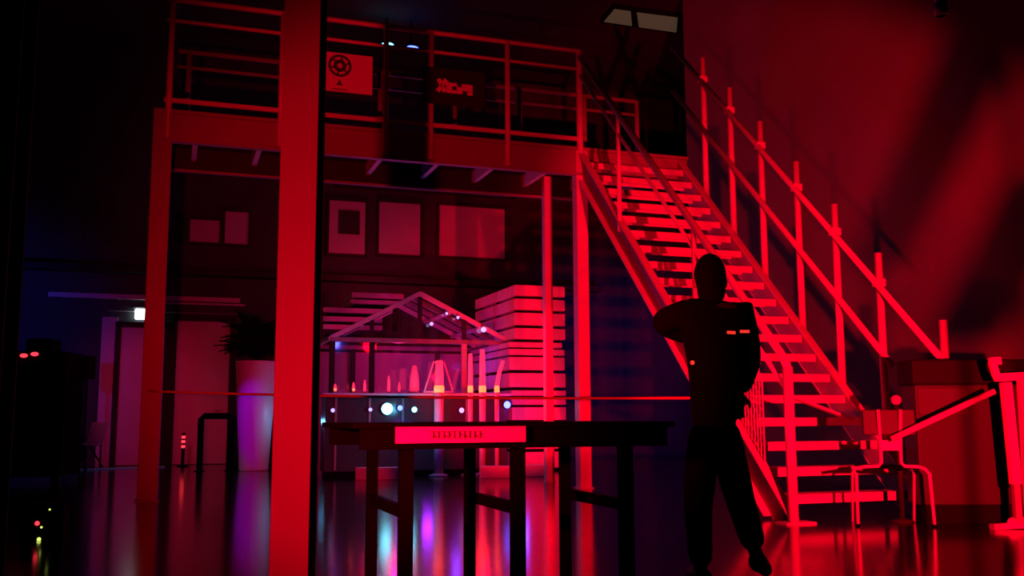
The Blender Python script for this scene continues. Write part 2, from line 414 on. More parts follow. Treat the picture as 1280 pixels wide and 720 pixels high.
MB().box(-.2, .2, -.012, .012, 0, .2).build('backrest', M['cabinet'], ch, bevel=.008)
br = [o for o in COL.objects if o.name.startswith('backrest')][-1]; br.location = (0, -.145, .7); br.rotation_euler = (-.06, 0, 0)
MB().box(-.065, .065, -.165, -.15, .58, .66).build('back_plate', M['rail'], ch, bevel=.004)

# ------------------------------------------------------------------ right-hand gear
g0, g1 = at_depth(1150, 600, 7.99), at_depth(1272, 600, 7.99)
cw = (g1.x - g0.x) / 2
cb = thing('equipment_cabinet', ((g0.x + g1.x) / 2, 7.99, 0), 'large plain red-lit cabinet with a dark overhanging lid behind the chair', 'cabinet', 0)
MB().box(-cw, cw, 0, .27, .14, 1.1).build('body', M['cabinet'], cb, bevel=.012)
MB().box(-cw + .05, cw - .05, .03, .25, 0, .14).build('plinth', M['blackmatte'], cb)
MB().box(-cw - .03, cw + .2, -.04, .29, 1.1, 1.3).build('lid', M['lid'], cb, bevel=.015)
MB().box(-cw + .02, -cw + .42, -.012, .0, .86, 1.07).build('access_panel', M['accesspanel'], cb, bevel=.003)
q = at_depth(1120, 500, 8.1)
bp_ = thing('barrier_post', (q.x, q.y, 0), 'short barrier post with a bright round knob showing above the chair back', 'post')
MB().tube([(0, 0, .02), (0, 0, q.z - .03)], .02).build('post', M['darktop'], bp_)
MB().lathe([(.09, 0), (.09, .012), (.03, .03)], 16).build('base', M['darktop'], bp_)
MB().ball((0, 0, q.z), .042).build('knob', M['rail'], bp_)
# trestle stand at the right edge
ps = at_depth(1262, 600, 7.6)
tr = thing('trestle_stand', (ps.x, ps.y, 0), 'bright steel trestle stand with a bent clamp on top at the right edge', 'stand', .1)
def loc_tr(px, py):
    c = at_depth(px, py, 7.6) - Vector((ps.x, ps.y, 0)); return (c.x, 0, c.z)
MB().bar(loc_tr(1257, 478), loc_tr(1270, 605), .075, .05, (0, 1, 0)).build('leg', M['steel'], tr)
MB().bar(loc_tr(1281, 474), loc_tr(1292, 655), .09, .05, (0, 1, 0)).build('leg', M['steel'], tr)
a_, e_ = loc_tr(1248, 472), loc_tr(1310, 468)
MB().bar(a_, e_, .06, .06).build('crossbar', M['steel'], tr)
c0, c1, c2 = loc_tr(1243, 449), loc_tr(1243, 463), loc_tr(1247, 475)
b = MB().bar(loc_tr(1236, 452), loc_tr(1250, 451), .05, .06).bar(loc_tr(1239, 452), loc_tr(1244, 468), .05, .05, (0, 1, 0)).bar(loc_tr(1243, 466), loc_tr(1248, 476), .05, .05, (0, 1, 0))
b.build('clamp', M['steel'], tr, bevel=.006)
lx0 = loc_tr(1270, 605)
b = MB().bar(lx0, (lx0[0], 0, .03), .05, .04, (0, 1, 0)); b.build('lower_leg', M['dimsteel'], tr)
b = MB().bar((-.18, -.02, .02), (.12, .0, .03), .06, .04); b.ball((-.0, 0, .045), .04).ball((.11, 0, .045), .045); b.build('foot', M['steel'], tr)
# barrier arm from post to stand
A_ = at_depth(1114, 549, 7.72); B_ = at_depth(1243, 489, 7.66)
tag(MB().tube([A_, B_], .024).build('leaning_pole', M['rail']), 'slanting red-lit bar running from behind the chair up to the trestle stand', 'bar')
# added unseen prop between the right flood and the wall, for its slanting shadows
FL2 = Vector((2.7, 3.2, .9))
def wallpt(px, py):
    r = ray(px, py); n = Vector((CA, SA, 0)); q0 = S(UR, 0); return O + r * ((q0 - O).dot(n) / r.dot(n))
rp = thing('shadow_baffle', (3.1, 4.6, 0), 'added unseen prop outside the right edge, shading the right wall', 'baffle', 0)
BO = Vector((3.1, 4.6, 0)); TT = .17
for quad in (((1220, -10), (1292, -10), (1115, 335), (1072, 335)), ((1270, 225), (1352, 225), (1236, 425), (1172, 425))):
    q = [FL2.lerp(wallpt(*c_), TT) - BO for c_ in quad]; n_ = ((q[1] - q[0]).cross(q[3] - q[0])).normalized() * .02
    MB().hexa([c_ - n_ for c_ in q] + [c_ + n_ for c_ in q]).build('shadow_board', M['darkcolumn'], rp)
    for e_ in ((q[0] + q[1]) / 2, (q[2] + q[3]) / 2):
        MB().tube([(e_.x, e_.y, 0), e_], .012).build('upright', M['darkcolumn'], rp)

# drop pipe from the roof
q = at_depth(1177, 20, 8.5)
dp = thing('drop_pipe', (q.x, q.y, CEIL), 'bright pipe end hanging from the roof above the right wall', 'pipe')
MB().tube([(0, 0, q.z - CEIL + .0), (0, 0, 0)], .05).build('tube', M['rail'], dp)
MB().lathe([(.062, 0), (.062, .12)], 14, (0, 0, q.z - CEIL)).build('collar', M['rail'], dp)

# ------------------------------------------------------------------ ceiling lights
k = 0
for quad, lab in ((((752, 27), (767, 9), (790, 12), (792, 33)), 'dim ceiling light panel, left and smaller of the pair'), (((797, 34), (794, 13), (849, 20), (847, 41)), 'dim yellowish ceiling light panel, right of the pair')):
    pts = [ground(a, b_, CEIL - .06) for a, b_ in quad]; c = sum(pts, Vector()) / 4
    t = thing('ceiling_light', (c.x, c.y, CEIL), lab, 'ceiling light', 0, None)
    b = MB(); vs = [b.bm.verts.new((q.x - c.x, q.y - c.y, -.07)) for q in pts] ; vt = [b.bm.verts.new((q.x - c.x, q.y - c.y, -.02)) for q in pts]
    b.bm.faces.new(vs); b.bm.faces.new(vt[::-1])
    for i in range(4): b.bm.faces.new([vs[i], vs[(i + 1) % 4], vt[(i + 1) % 4], vt[i]])
    b.build('diffuser', M['ceillight'], t)
    b = MB()
    for i in range(4):
        a_, e_ = pts[i] - c, pts[(i + 1) % 4] - c; b.bar((a_.x, a_.y, -.04), (e_.x, e_.y, -.04), .05, .08)
    b.build('frame', M['blackmatte'], t)

# ------------------------------------------------------------------ glass house at the back
GV = 4.3; GD = 1.7
gu0, _ = SP(413, 430, GV); gu1, _ = SP(637, 430, GV); guc, gzp = SP(525, 367, GV); _, gze = SP(525, 425, GV)
gh = thing('greenhouse', S(guc, GV), 'small gabled glasshouse with a steel frame at the back of the hall', 'greenhouse', ANG)
hw0, hw1 = gu0 - guc, gu1 - guc
fr = .07
def rafter(y, m=M['steel']):
    MB().bar((hw0, y, gze), (0, y, gzp), fr, fr, (0, 1, 0)).build('rafter', m, gh)
    MB().bar((0, y, gzp), (hw1, y, gze), fr, fr, (0, 1, 0)).build('rafter', m, gh)
rafter(0); rafter(GD); rafter(GD * .33, M['dimsteel']); rafter(GD * .66, M['dimsteel'])
for y in (0, GD):
    MB().bar((hw0, y, gze - .02), (hw1, y, gze - .02), fr, fr).build('tie_beam', M['dimsteel'], gh)
    for x in (hw0 + .03, SP(465, 430, GV)[0] - guc, SP(580, 430, GV)[0] - guc, hw1 - .03):
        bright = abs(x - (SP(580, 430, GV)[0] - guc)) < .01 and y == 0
        MB().box(x - .04, x + .04, y - .035, y + .035, 0, gze - .05).build('post', M['steel'] if bright else M['darkcolumn'], gh)  # the lit front post has its brightness put into paler steel
for x, zt in ((0, gzp - .06), (SP(465, 400, GV)[0] - guc, None), (SP(580, 400, GV)[0] - guc, None)):
    if zt is None: zt = gzp + (gze - gzp) * (abs(x) / (hw1 if x > 0 else -hw0)) - .04
    MB().box(x - .03, x + .03, -.03, .03, gze + .01, zt).build('king_post', M['darkcolumn'], gh)
for s_ in (0, 1):
    h_ = hw1 if s_ else hw0
    for f_ in (.33, .66):
        MB().bar((h_ * f_, .0, gzp + (gze - gzp) * f_ - .05), (h_ * f_, GD, gzp + (gze - gzp) * f_ - .05), .05, .05).build('purlin', M['steel'], gh)
    MB().bar((h_, 0, gze), (h_, GD, gze), .06, .06).build('eave_beam', M['steel'], gh)
    o_ = MB().hexa([(h_, .0, gze + .045), (0, .0, gzp + .045), (0, GD, gzp + .045), (h_, GD, gze + .045), (h_, .0, gze + .055), (0, .0, gzp + .055), (0, GD, gzp + .055), (h_, GD, gze + .055)]).build('roof_pane', GLASS, gh)
    MB().box(h_ - .004, h_ + .004, .04, GD - .04, .05, gze - .06).build('side_pane', GLASS, gh)
MB().prism([(hw0 + .06, gze + .03), (hw1 - .06, gze + .03), (0, gzp - .08)], .0, .008).build('gable_pane', GLASS, gh)
MB().box(hw0 + .08, hw1 - .08, .0, .008, 1.3, gze - .06).build('front_pane', GLASS, gh)
MB().box(hw0, hw1, GD + .05, GD + .09, 0, gze - .1).build('rear_panel', M['panel'], gh)
MB().box(hw0, hw1, GD + .05, GD + .09, 0, .01).build('sill', M['dimsteel'], gh)

# little lamps in the gable
for i, (a, b_, m, r, lab) in enumerate(((539, 405, 'ledwhite', .03, 'small pink-white lamp in the middle of the glasshouse gable'), (558, 392, 'ledwhite', .022, 'tiny lamp high on the glasshouse gable, right of its peak'),
                             (572, 397, 'ledwhite', .025, 'tiny bluish lamp under the right rafter of the glasshouse'), (604, 412, 'ledwhite', .045, 'larger spot lamp at the right eave of the glasshouse'))):
    u, z = SP(a, b_, GV - .1)
    t = thing('gable_lamp', S(u, GV - .1, z), lab, 'lamp', ANG, 'small lamps in the glasshouse gable')
    MB().ball((0, -.02, 0), r, n=12).build('bulb', M[m], t)
    b = MB().lathe([(r * .9, 0), (r * .9, r * 1.2)], 12, (0, 0, r * .5)); b.tube([(0, 0, r), (0, .1, r + .06)], .008); b.build('holder', M['dimsteel'], t)

# counter in front of the glass house
CV = 3.3
cu0, cz = SP(404, 491, CV); cu1, _ = SP(639, 491, CV)
ct = thing('bar_counter', S((cu0 + cu1) / 2, CV), 'long counter with a thin red-lit top edge in front of the glasshouse', 'counter', ANG)
cw = (cu1 - cu0) / 2
MB().box(-cw, cw, 0, .55, cz - .035, cz).build('counter_top', M['steel'], ct, bevel=.006)
MB().box(-cw + .05, cw - .05, .08, .5, .08, cz - .035).build('front_panel', M['counter'], ct)
MB().box(-cw + .07, cw - .07, .12, .46, 0, .08).build('plinth', M['blackmatte'], ct)
for i in range(6):
    x = -cw + .2 + i * (2 * cw - .4) / 5
    MB().box(x - .015, x + .015, .06, .08, .1, cz - .05).build('mullion', M['dimsteel'], ct)

# candle lamps on the counter, tall glowing tube lamps in front of it
for (px, top, hot, w, lab) in ((419, 480, 1, .05, 'small glowing red lamp at the far left end of the counter'), (442, 478, 1, .05, 'small orange-hot lamp, second from the left on the counter'), (456, 475, 0, .045, 'small pinkish lamp, third from the left on the counter'),
                               (486, 470, 0, .05, 'slender red candle lamp near the middle of the counter'), (499, 478, 0, .04, 'short red candle lamp right of the slender one on the counter'), (518, 457, 0, .16, 'broad dull pink glowing block on the counter')):
    u, z1 = SP(px, top, CV + .25)
    t = thing('candle_lamp', S(u, CV + .25, cz), lab, 'lamp', ANG, 'small red lamps along the counter')
    h = max(.1, z1 - cz)
    MB().lathe([(w * .7, 0), (w * .7, .02), (w * .4, .03)], 14).build('base', M['dimsteel'], t)
    MB().lathe([(w * .35, .03), (w * .5, .06), (w * .42, h * .6), (w * .2, h)], 14).build('glow', M['tubepink'] if w > .1 else M['tubered'], t)
    if hot: MB().ball((0, -w * .3, .055), w * .42, n=10).build('bulb', M['tubehot'], t)
for (px, top, w, lean, lab) in ((549, 451, .14, 0, 'stout glowing red floor lamp with an easel-shaped frame in front of the counter'), (588, 442, .075, 0, 'slim glowing red floor lamp beside the bright glasshouse post'),
                                (603, 437, .10, 0, 'tallest glowing red floor lamp, right of the slim one'), (621, 451, .07, .1, 'leaning pinkish floor lamp at the right end of the counter')):
    u, z1 = SP(px, top, CV - .22); _, zm = SP(px, 488, CV - .22)
    t = thing('floor_lamp', S(u, CV - .22), lab, 'lamp', ANG, 'tall red lamps before the counter')
    MB().lathe([(.14, 0), (.14, .02), (w * .5, .04)], 18).build('base', M['dimsteel'], t)
    MB().lathe([(w * .5, .04), (w * .5, zm - .03)], 16).build('stem', M['steel'], t)
    MB().lathe([(w * .52, zm - .03), (w * .56, zm + .02), (w * .5, zm + .07)], 16).build('hot_core', M['tubehot'], t)
    MB().tube([(0, 0, zm + .07), (lean * .4, 0, zm + (z1 - zm) * .6), (lean, 0, z1)], [w * .5, w * .45, w * .36], 14).build('tube', M['tubered'], t)
    if px == 549:
        for sx in (-1, 1): MB().bar((sx * .22, .02, zm - .02), (sx * .08, .02, z1 - .02), .022, .022, (0, 1, 0)).build('easel_leg', M['steel'], t)
        MB().bar((-.09, .02, z1 - .02), (.09, .02, z1 - .02), .022, .022).build('easel_top', M['steel'], t)
        MB().bar((-.23, .02, zm - .02), (.23, .02, zm - .02), .022, .022).build('easel_foot', M['steel'], t)
# row of small spots on the counter front
for (px, py, m, r, lab) in ((416, 513, 'ledwhite', .03, 'tiny pale spot at the left end of the counter front'), (463, 512, 'ledwhite', .028, 'slight pale spot left of the brilliant cyan one'), (484, 511, 'ledcyan', .085, 'brilliant cyan spot lamp on the counter front'),
                            (500, 510, 'ledblue', .04, 'deep blue spot right of the brilliant cyan one'), (518, 512, 'ledcyan', .04, 'small cyan spot on the middle of the counter front'),
                            (577, 513, 'ledwhite', .04, 'pale white spot near the right half of the counter front'), (634, 506, 'ledblue', .055, 'blue spot at the right end of the counter front')):
    u, z = SP(px, py, CV + .02)
    t = thing('spot_lamp', S(u, CV + .02, z), lab, 'lamp', ANG, 'small spot lamps on the counter front')
    MB().lathe([(r * .6, -.004), (r, 0), (r * .8, .008)], 18).build('lens', M[m], t)
    MB().lathe([(r * 1.1, -.055), (r * 1.12, -.01), (r * 1.02, -.002)], 18).build('housing', M['black'], t)
    for o_ in [x for x in COL.objects if x.parent == t]: o_.rotation_euler = (PI / 2, 0, 0)
for o_ in (): pass
# low wooden ledges on the floor before the counter
for (a, b_, c, lab) in ((444, 500, 580, 'low red-lit timber block on the floor left of the first tall lamp'), (600, 640, 578, 'low red-lit timber block on the floor below the tall lamps'), (656, 682, 576, 'low red-lit timber block on the floor before the slab stack')):
    q0, q1 = ground(a, c + 20), ground(b_, c + 20)
    w = (q1.x - q0.x) / 2
    bo = MB().box(-w, w, 0, .12, 0, .17).build('timber_block', M['wood'], bevel=.008)
    bo.location = ((q0.x + q1.x) / 2, q0.y, 0); tag(bo, lab, 'block')

# ------------------------------------------------------------------ slab stack right of the glass house
SV = 3.75
slabs = [(357, 371.5, 644, 707), (374, 389, 644, 707), (391.5, 408, 644, 707), (410.5, 426, 644, 707), (428, 434, 637, 703), (436.5, 444, 637, 706), (446.5, 464, 637, 706), (466.5, 483.5, 637, 707), (488, 495, 638, 707), (497, 507, 638, 707), (509, 526, 640, 707), (529, 546, 640, 707), (549, 562, 640, 707), (565, 580, 640, 707)]
zs = [SP(675, y1, SV)[1] for (_, y1, _, _) in slabs]; zbot = 0.0
order = list(range(len(slabs)))[::-1]
ordn = ['topmost', 'second from the top', 'third from the top', 'fourth from the top', 'fifth from the top', 'sixth from the top', 'seventh from the top', 'eighth from the top', 'ninth from the top', 'tenth from the top', 'eleventh from the top', 'fourth from the bottom', 'third from the bottom', 'second from the bottom']
zcur = 0.0
for idx in order:
    y0, y1, x0, x1 = slabs[idx]
    ztop = SP(675, y0, SV)[1]
    if ztop < zcur + .06: continue
    ua, ub = SP(x0, 450, SV)[0], SP(x1, 450, SV)[0]
    zb_ = zcur; hgt = ztop - zb_
    t = thing('timber_slab', S((ua + ub) / 2, SV, zb_), 'red-lit timber slab, ' + ordn[idx] + ' in the tall stack right of the glasshouse', 'slab', ANG, 'slabs in the tall stack')
    w = (ub - ua) / 2; sp_ = min(.05, hgt * .25)
    MB().box(-w, w, 0, 2.2, sp_, hgt).build('plank', M['wood'], t, bevel=.008)
    b = MB()
    for yy in (.12, 1.05, 1.98): b.box(-w + .06, w - .06, yy, yy + .09, 0, sp_)
    b.build('spacer', M['blackmatte'], t)
    zcur = ztop
# planks stacked behind the glass house on the left
zcur = 0.0; LV = 6.55
rows = [(365, 371.5, 440, 505), (374, 379, 438, 505), (385, 391, 404, 478), (396, 402, 404, 478), (406, 412, 404, 478)]
rows_all = rows[::-1]
ua, ub = SP(404, 400, LV)[0], SP(505, 400, LV)[0]
zb_ = SP(440, 412, LV)[1]
rk = thing('timber_rack', S((ua + ub) / 2, LV), 'rack of stacked pale planks showing above and behind the left of the glasshouse', 'rack', ANG)
w = (ub - ua) / 2
for sx in (-1, 1):
    for yy in (.1, .8): MB().box(sx * w - .04, sx * w + .04, yy - .04, yy + .04, 0, SP(440, 366, LV)[1]).build('upright', M['darkcolumn'], rk)
MB().box(-w, w, .05, .85, zb_ - .08, zb_).build('shelf', M['darkcolumn'], rk)
prev = zb_
for (y0, y1, x0, x1) in rows_all:
    z0, z1 = SP(440, y1, LV)[1], SP(440, y0, LV)[1]; a, c = SP(x0, y0, LV)[0] - (ua + ub) / 2, SP(x1, y0, LV)[0] - (ua + ub) / 2
    MB().box(a, c, 0, .9, z0, z1).build('plank', M['wood'], rk, bevel=.005)
    MB().box(max(a, -w) + .1, min(c, w) - .1, .1, .8, prev, z0).build('spacer', M['blackmatte'], rk)
    prev = z1

# ------------------------------------------------------------------ rope line
A_ = S(-L + .0, -.115, 1.12); 
r0 = SP(186, 489, -.115); r1 = SP(932, 497, -.6)
A_ = S(r0[0], -.115, r0[1]); B_ = S(-.06, -2.75, 1.05)
pr = ray(932, 497); n = Vector((CA, SA, 0)); p0 = S(-.04, 0); B_ = O + pr * ((p0 - O).dot(n) / pr.dot(n))
pts = []
for i in range(25):
    t = i / 24; q = A_.lerp(B_, t); q.z -= .03 * 4 * t * (1 - t); pts.append(q)
tag(MB().tube(pts, .012, 8).build('rope', M['rope']), 'thin red rope stretched from the left walkway column to the stairs', 'rope')

# ------------------------------------------------------------------ left side things
g = ground(317, 588)
pl = thing('tall_planter', (g.x, g.y, 0), 'tall tapered white planter with a dark palm, lit violet and cyan', 'planter')
H = at_depth(317, 452, g.y).z; s_ = g.y / F * 1.01
MB().lathe([(17 * s_, 0), (17.5 * s_, .02), (25 * s_, H - .02), (25.5 * s_, H), (22 * s_, H), (21 * s_, H - .08)], 28).build('pot', M['planter'], pl)
b = MB()
for i in range(4): b.tube([(0, 0, H - .1), (.06 * math.cos(i * 1.7), .06 * math.sin(i * 1.7), H + .25), (.1 * math.cos(i * 1.7), .1 * math.sin(i * 1.7), H + .5)], [.03, .025, .015], 8)
b.build('stem', M['leaf'], pl)
b = MB()
for i in range(90):
    a = i * 2.399; e = random.uniform(.05, 1.35); Lf = random.uniform(.4, .72); base = Vector((.1 * math.cos(a), .1 * math.sin(a), H + random.uniform(.1, .5)))
    pts = []
    for k in range(6):
        t = k / 5; pts.append(base + Vector((math.cos(a) * Lf * t * math.cos(e * .7), math.sin(a) * Lf * t * math.cos(e * .7), Lf * t * math.sin(e) * .8 - .3 * Lf * t * t)))
    side = Vector((-math.sin(a), math.cos(a), 0)); prevv = None
    for k, q in enumerate(pts):
        wv = .11 * math.sin(PI * min(.97, .12 + k / 5.2)) 
        cur = [b.bm.verts.new(q - side * wv), b.bm.verts.new(q + Vector((0, 0, .02))), b.bm.verts.new(q + side * wv)]
        if prevv:
            for j in range(2): b.bm.faces.new([prevv[j], prevv[j + 1], cur[j + 1], cur[j]])
        prevv = cur
b.build('fronds', M['leaf'], pl)
# hoop barrier
g = ground(268, 589)
hb = thing('hoop_barrier', (g.x, g.y, 0), 'black square hoop barrier standing left of the tall planter', 'barrier', ANG * .5)
zt = at_depth(268, 520, g.y).z; hw = 18 * g.y / F
MB().tube([(-hw, 0, .01), (-hw, 0, zt - .05), (-hw + .05, 0, zt), (hw - .05, 0, zt), (hw, 0, zt - .05), (hw, 0, .01)], .05, 12).build('hoop', M['black'], hb)
for sx in (-1, 1): MB().lathe([(.09, 0), (.09, .012), (.055, .014)], 14, (sx * hw, 0, 0)).build('flange', M['black'], hb)
# red beacon
g = ground(228, 583); z = at_depth(228, 552, g.y).z
bc = thing('beacon', (g.x, g.y, 0), 'small red beacon lamp on a short post before the pale door', 'lamp')
MB().lathe([(.1, 0), (.1, .02), (.03, .03), (.03, z - .12)], 14).build('post', M['blackmatte'], bc)
for dz in (-.09, .0, .08): MB().ball((0, 0, z + dz), .036, n=12, sz=.8).build('bulb', M['ledred'], bc)
MB().lathe([(.02, z - .12), (.02, z + .13), (.045, z + .14), (.01, z + .16)], 12).build('cap', M['blackmatte'], bc)
# exit light
u, z = SP(175.5, 392.5, VB - .1)
ex = thing('exit_light', S(u, VB - .002, z), 'small brilliant white light box on the far wall above the door', 'light', ANG)
MB().box(-.095, .095, -.1, -.0, -.095, .095).build('lit_face', M['exitlight'], ex, bevel=.02)
MB().box(-.13, .13, -.06, .0, .1, .13).build('bracket', M['dimsteel'], ex)
# pale blue chair
g = ground(105, 587)
pc = thing('low_chair', (g.x, g.y, 0), 'pale blue low chair against the dark left end of the hall', 'chair', -.3)
MB().box(-.28, .2, -.22, .22, .4, .45).build('seat', M['pale'], pc, bevel=.02)
MB().hexa([(.14, -.2, .45), (.2, -.2, .45), (.2, .2, .45), (.14, .2, .45), (.26, -.2, .8), (.3, -.2, .8), (.3, .2, .8), (.26, .2, .8)]).build('backrest', M['pale'], pc, bevel=.015)
for sx in (-.25, .17):
    for sy in (-.18, .18): MB().tube([(sx, sy, 0), (sx, sy, .4)], .016).build('leg', M['darktop'], pc)
# speaker on pole
g = ground(107, 590); g = Vector((0, g.y + 1.3, 0)); g.x = at_depth(106, 521, g.y).x; zz = at_depth(106, 445, g.y).z; zl = at_depth(106, 474, g.y).z
sp = thing('speaker_stand', (g.x - .2, g.y - .9, 0), 'dark loudspeaker on a thin pole behind the pale blue chair', 'speaker', -.2)
sp.location = (g.x, g.y, 0)
MB().box(-.1, .1, -.1, .1, zl, zz).build('cabinet', M['blackmatte'], sp, bevel=.01)
MB().lathe([(.075, -.104), (.08, -.1), (.02, -.098)], 16).build('cone', M['black'], sp)
[o for o in COL.objects if o.parent == sp and o.name.startswith('cone')][0].matrix_local = Matrix.Translation((0, 0, (zl + zz) / 2)) @ Matrix.Rotation(-PI / 2, 4, 'X') @ Matrix.Translation((0, 0, .0))
MB().tube([(0, 0, .1), (0, 0, zl)], .025).build('pole', M['blackmatte'], sp)
for k in range(3):
    a = k * 2 * PI / 3; MB().tube([(0, 0, .55), (.4 * math.cos(a), .4 * math.sin(a), .02)], .015).build('leg', M['blackmatte'], sp)
# equipment rack at the left edge
g = ground(32, 606); s_ = g.y / F
er = thing('equipment_rack', (g.x, g.y, 0), 'dark equipment rack with two red indicator lamps at the left edge', 'rack', .1)
zt = at_depth(32, 439, g.y).z; hw = 40 * s_
MB().box(-hw, hw, 0, .8, .1, zt).build('case', M['blackmatte'], er, bevel=.02)
MB().box(-hw * .35, hw * .45, .1, .5, zt, zt + 17 * s_).build('top_unit', M['blackmatte'], er, bevel=.03)
for a, b_ in ((29.5, 444.5), (42.5, 442.5)):
    q = at_depth(a, b_, g.y - .03); MB().ball((q.x - g.x, -.02, q.z), .034, sx=1.5, sz=.8, n=12).build('indicator', M['ledred'], er)
for sx in (-1, 1): MB().lathe([(.05, 0), (.05, .1)], 12, (sx * (hw - .1), .1, 0)).build('caster', M['black'], er)
# floor box with indicator LEDs
g = ground(50, 676)
fb = thing('floor_box', (g.x, g.y, 0), 'small dark floor box with tiny red and yellow indicators at lower left', 'box', .2)
zt = at_depth(50, 636, g.y).z + .03
MB().box(-.14, .14, .02, .2, 0, zt).build('case', M['blackmatte'], fb, bevel=.01)
for a, b_, m, r in ((47, 654, 'ledred', .016), (49, 674, 'ledgreen', .014), (52, 659, 'ledgreen', .008), (62, 637, 'ledgreen', .007)):
    q = at_depth(a, b_, g.y + .02); v_ = Matrix.Rotation(-.2, 4, 'Z') @ Vector((q.x - g.x, q.y - g.y, q.z)); MB().ball((v_.x, .015, v_.z), r, n=10).build('indicator', M[m], fb)
# two blue lamps high on the far side
for (a, b_, m, lab) in ((484, 57, 'ledcyan', 'left of two tiny high lamps above the walkway, cyan'), (515, 61, 'ledblue', 'right of two tiny high lamps above the walkway, blue')):
    q = SP(a, b_, 6.0)
    t = thing('high_lamp', S(q[0], 6.3, q[1]), lab, 'lamp', ANG, 'tiny high lamps above the walkway')
    MB().ball((0, -.36, 0), .055, sx=2.0, sz=.6, n=12).build('lens', M[m], t)
    MB().box(-.1, .1, -.3, -.12, -.0, .12).build('housing', M['black'], t, bevel=.01)
    MB().bar((0, -.2, .11), (0, -.2, CEIL - q[1]), .03, .03).build('drop_rod', M['black'], t)

# ------------------------------------------------------------------ person seen from behind
def person():
    Y = 5.0
    base = at_depth(893, 700, Y); X0 = base.x
    t = thing('person', (X0, Y, 0), 'person in dark clothes seen from behind, walking by the stairs, left elbow raised', 'person')
    def P(px, py, dy=0.0):
        q = at_depth(px, py, Y + dy); return Vector((q.x - X0, dy, q.z))
    J = dict(
        hip=P(893, 545), lhip=P(878, 552), rhip=P(909, 552),
        lknee=P(872, 632, -.05), rknee=P(926, 628, .14), lank=Vector((P(876, 700).x, .0, .09)), rank=Vector((P(944, 690, .12).x, .10, .15)),
        waist=P(892, 500), chest=P(890, 430), neck=P(889, 382, .0), lsh=P(851, 391, 0), rsh=P(929, 391, 0),
        lelb=P(824, 404, .1), lwr=P(866, 424, .27), relb=P(938, 450, .06), rwr=P(926, 492, .24), head=P(887, 352, .02))
    def skin(verts, edges, name, m, sub=2, root=0, parent=None, extra=None, vox=0.0):
        me = bpy.data.meshes.new(name); me.from_pydata([v[0] for v in verts], edges, []); ob = bpy.data.objects.new(name, me); COL.objects.link(ob)
        md = ob.modifiers.new('s', 'SKIN'); 
        for i, v in enumerate(verts):
            r = v[1]; me.skin_vertices[0].data[i].radius = r if isinstance(r, tuple) else (r, r)
            me.skin_vertices[0].data[i].use_root = (i == root)
        md.use_smooth_shade = True
        ss = ob.modifiers.new('u', 'SUBSURF'); ss.levels = sub; ss.render_levels = sub
        dg = bpy.context.evaluated_depsgraph_get(); dg.update()
        m2 = bpy.data.meshes.new_from_object(ob.evaluated_get(dg))
        if extra:
            b = bmesh.new(); b.from_mesh(m2); extra(b); b.to_mesh(m2); b.free()
        ob.modifiers.clear(); ob.data = m2; bpy.data.meshes.remove(me)
        if vox:
            rm = ob.modifiers.new('r', 'REMESH'); rm.mode = 'VOXEL'; rm.voxel_size = vox; rm.use_smooth_shade = True
            sm = ob.modifiers.new('sm', 'SMOOTH'); sm.iterations = 2
            dg.update(); m3 = bpy.data.meshes.new_from_object(ob.evaluated_get(dg)); ob.modifiers.clear(); ob.data = m3
        ob.data.materials.clear(); ob.data.materials.append(m)
        ob.parent = parent or t; return ob
    j = J
    # continuous body: torso, limbs, hands, head with a face turned away
    V = [(j['hip'], (.115, .085)), (j['waist'], (.12, .09)), (j['chest'], (.14, .10)), (j['neck'] + Vector((0, 0, -.04)), .06), (j['neck'] + Vector((0, 0, .06)), .052),
         (j['lhip'], .06), (j['lknee'], .055), (j['lank'], .04), (j['rhip'], .06), (j['rknee'], .055), (j['rank'], .04),
         (j['lsh'], .055), (j['lelb'], .042), (j['lwr'], .028), (j['rsh'], .055), (j['relb'], .042), (j['rwr'], .028),
         (j['lank'] + Vector((-.02, .15, -.06)), .035), (j['rank'] + Vector((.08, .12, -.09)), .035)]
    E_ = [(0, 1), (1, 2), (2, 3), (3, 4), (0, 5), (5, 6), (6, 7), (0, 8), (8, 9), (9, 10), (2, 11), (11, 12), (12, 13), (2, 14), (14, 15), (15, 16), (7, 17), (10, 18)]
    def addhead(b):
        mb = MB(); mb.bm.free(); mb.bm = b
        c = j['head']
        mb.ball(c + Vector((0, 0, .02)), .1, .78, .96, 1.12, n=20)
        mb.ball(c + Vector((0, .035, -.055)), .07, .82, .9, .95, n=16)
        mb.ball(c + Vector((0, .1, -.01)), .017, .8, 1.2, 1.5, n=10)           # nose
        mb.ball(c + Vector((0, .085, -.055)), .02, 1.3, .5, .4, n=10)          # lips
        for sx in (-1, 1):
            mb.ball(c + Vector((sx * .08, .0, -.005)), .026, .45, .8, 1.25, n=10)   # ears
            mb.ball(c + Vector((sx * .032, .082, .025)), .013, 1.2, .6, .7, n=10)   # eyes
            w_, e_ = (j['lwr'], j['lelb']) if sx < 0 else (j['rwr'], j['relb'])
            d = (w_ - e_).normalized(); up = Vector((0, 0, 1)); s_ = d.cross(up).normalized(); nn = s_.cross(d)
            pc_ = w_ + d * .05
            mb.ball(pc_, .045, 1, 1, 1, n=12, rot=Matrix.Identity(4))
            for f_, (off, ln_) in enumerate(((-.03, .075), (-.01, .085), (.01, .08), (.028, .06))):
                a0 = w_ + d * .07 + s_ * off; a1 = a0 + d * ln_ * .5 - nn * .01; a2 = a1 + d * ln_ * .3 - nn * .03; a3 = a2 - nn * .022
                mb.tube([a0, a1, a2, a3], [.0095, .009, .0085, .007], 8)
            th = w_ + d * .035 - s_ * .03 * (-sx)
            mb.tube([th, th + d * .03 + s_ * .03 * sx, th + d * .06 + s_ * .035 * sx - nn * .015], [.012, .011, .009], 8)
    skin(V, E_, 'body', M['skin'], 1, 0, extra=addhead, vox=.007)
